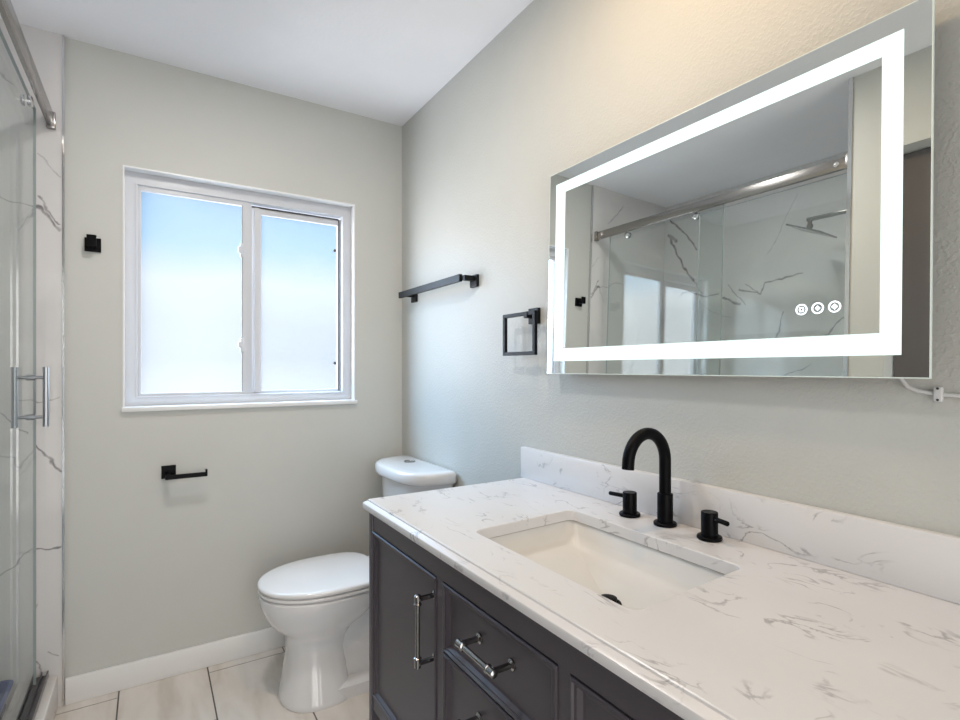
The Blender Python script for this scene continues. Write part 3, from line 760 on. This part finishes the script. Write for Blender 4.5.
for cy, k in ((.5105, 0), (.4825, 1), (.4545, 2)):
    b_ = nb(); cz = 1.340
    flat_poly(b_, cy, cz, cir(.0103), cir(.0080))
    if k == 0:
        flat_poly(b_, cy, cz, [(-.0035, -.0045), (.0035, -.0045), (.0045, 0), (.0035, .0045), (-.0035, .0045), (-.0045, 0)], [(-.0018, -.0022), (.0018, -.0022), (.0022, 0), (.0018, .0022), (-.0018, .0022), (-.0022, 0)])
    else:
        s_ = (.0045, .0052)[k - 1]
        flat_poly(b_, cy, cz, [(s_, 0), (0, s_), (-s_, 0), (0, -s_)], [(.0014, 0), (0, .0014), (-.0014, 0), (0, -.0014)])
    obj('touch_button', b_, M_icon, mo)

# mirror cord and its clip on the wall
cx = W - .004
cd = nb(); tube(cd, [(W - .012, .375, 1.236), (cx, .371, 1.214), (cx, .360, 1.199), (cx, .346, 1.193), (cx, .331, 1.1905), (cx, .31, 1.188), (cx, .28, 1.187), (cx, .2, 1.187), (cx, .0, 1.185), (cx, -.3, 1.18)], .0032, 10)
tag(obj('power_cord', cd, M_cord, smooth=60), 'white electric cord running from the mirror along the wall', 'cord')
cp = thing('cord_clip', 'small white cord clip screwed to the wall under the mirror', 'clip', (W, .320, 1.189))
obj('saddle', box(nb(), W - .010, W, .3145, .3255, 1.1775, 1.2005, bev=.002), M_cord, cp, smooth=40)
for z in (1.198, 1.180):
    obj('screw', lathe(nb(), (W - .0105, .320, z), (1, 0, 0), [(.0018, 0), (.0022, .001), (.0022, .003)], 10), M_gasket_shade, cp)

# ------------------------------------------------------------------ black wall fittings
tb = thing('towel_bar', 'black flat towel bar mounted on the wall above the toilet', 'towel bar', (W, 2.04, 1.575))
obj('bar', box(nb(), W - .064, W - .050, 1.752, 2.335, 1.566, 1.594, bev=.001), M_black2, tb)
for y in (1.733, 2.28):
    obj('post', box(nb(), W - .055, W - .008, y - .006, y + .014, 1.568, 1.588, bev=.001), M_black2, tb)
    obj('wall_plate', box(nb(), W - .012, W, y - .023, y + .027, 1.545, 1.592, bev=.001), M_black2, tb)
tr = thing('towel_ring', 'black square towel ring mounted on the wall beside the mirror', 'towel ring', (W, 1.37, 1.40))
b_ = nb(); y0, y1, z0, z1, q, xr0, xr1 = 1.303, 1.479, 1.273, 1.413, .012, W - .050, W - .038
box(b_, xr0, xr1, y0, y1, z1 - q, z1, bev=.0008); box(b_, xr0, xr1, y0, y1, z0, z0 + q, bev=.0008)
box(b_, xr0, xr1, y0, y0 + q, z0 + q, z1 - q, bev=.0008); box(b_, xr0, xr1, y1 - q, y1, z0 + q, z1 - q, bev=.0008)
obj('ring', b_, M_black2, tr)
obj('post', box(nb(), W - .052, W - .01, 1.340, 1.358, 1.392, 1.412, bev=.001), M_black2, tr)
obj('wall_plate', box(nb(), W - .012, W, 1.335, 1.385, 1.376, 1.427, bev=.001), M_black2, tr)
rh = thing('robe_hook', 'small black square robe hook on the wall between shower and window', 'hook', (-.18, D, 1.69))
obj('wall_plate', box(nb(), -.206, -.156, D - .011, D, 1.667, 1.718, bev=.001), M_black, rh)
b_ = nb(); box(b_, -.190, -.170, D - .042, D - .010, 1.680, 1.700, bev=.001); box(b_, -.197, -.168, D - .050, D - .040, 1.680, 1.722, bev=.001)
obj('prong', b_, M_black, rh)
ph = thing('paper_holder', 'black open-arm toilet paper holder on the wall below the window', 'paper holder', (.063, D, .817))
obj('wall_plate', box(nb(), .038, .088, D - .011, D, .792, .843, bev=.001), M_black, ph)
b_ = nb(); box(b_, .050, .068, D - .068, D - .010, .800, .818, bev=.001); box(b_, .050, .194, D - .070, D - .056, .797, .814, bev=.001); box(b_, .189, .196, D - .070, D - .056, .798, .825, bev=.001)
obj('arm', b_, M_black, ph)

# ------------------------------------------------------------------ ceiling lights (above the frame)
def ceiling_light(x, y, watts, col, label):
    t = thing('ceiling_light', label, 'ceiling light', (x, y, H))
    obj('trim_ring', lathe(nb(), (x, y, H - .006), (0, 0, 1), [(.070, 0), (.088, .002), (.088, .006)], 40), M_white, t, smooth=40)
    obj('diffuser', lathe(nb(), (x, y, H - .0075), (0, 0, 1), [(.060, 0), (.066, .001), (.066, .002)], 40), M_lamp, t)
    l = bpy.data.lights.new('lamp', 'AREA'); l.shape = 'DISK'; l.size = .13; l.energy = watts; l.color = col
    lo = bpy.data.objects.new('lamp', l); lo.location = (0, 0, -.010); C.objects.link(lo); lo.parent = t
ceiling_light(.14, 1.45, 7.5, (1.0, .97, .94), 'round recessed ceiling light in the middle of the room')
ceiling_light(.62, .80, 5, (1.0, .70, .40), 'round recessed ceiling light above the vanity')
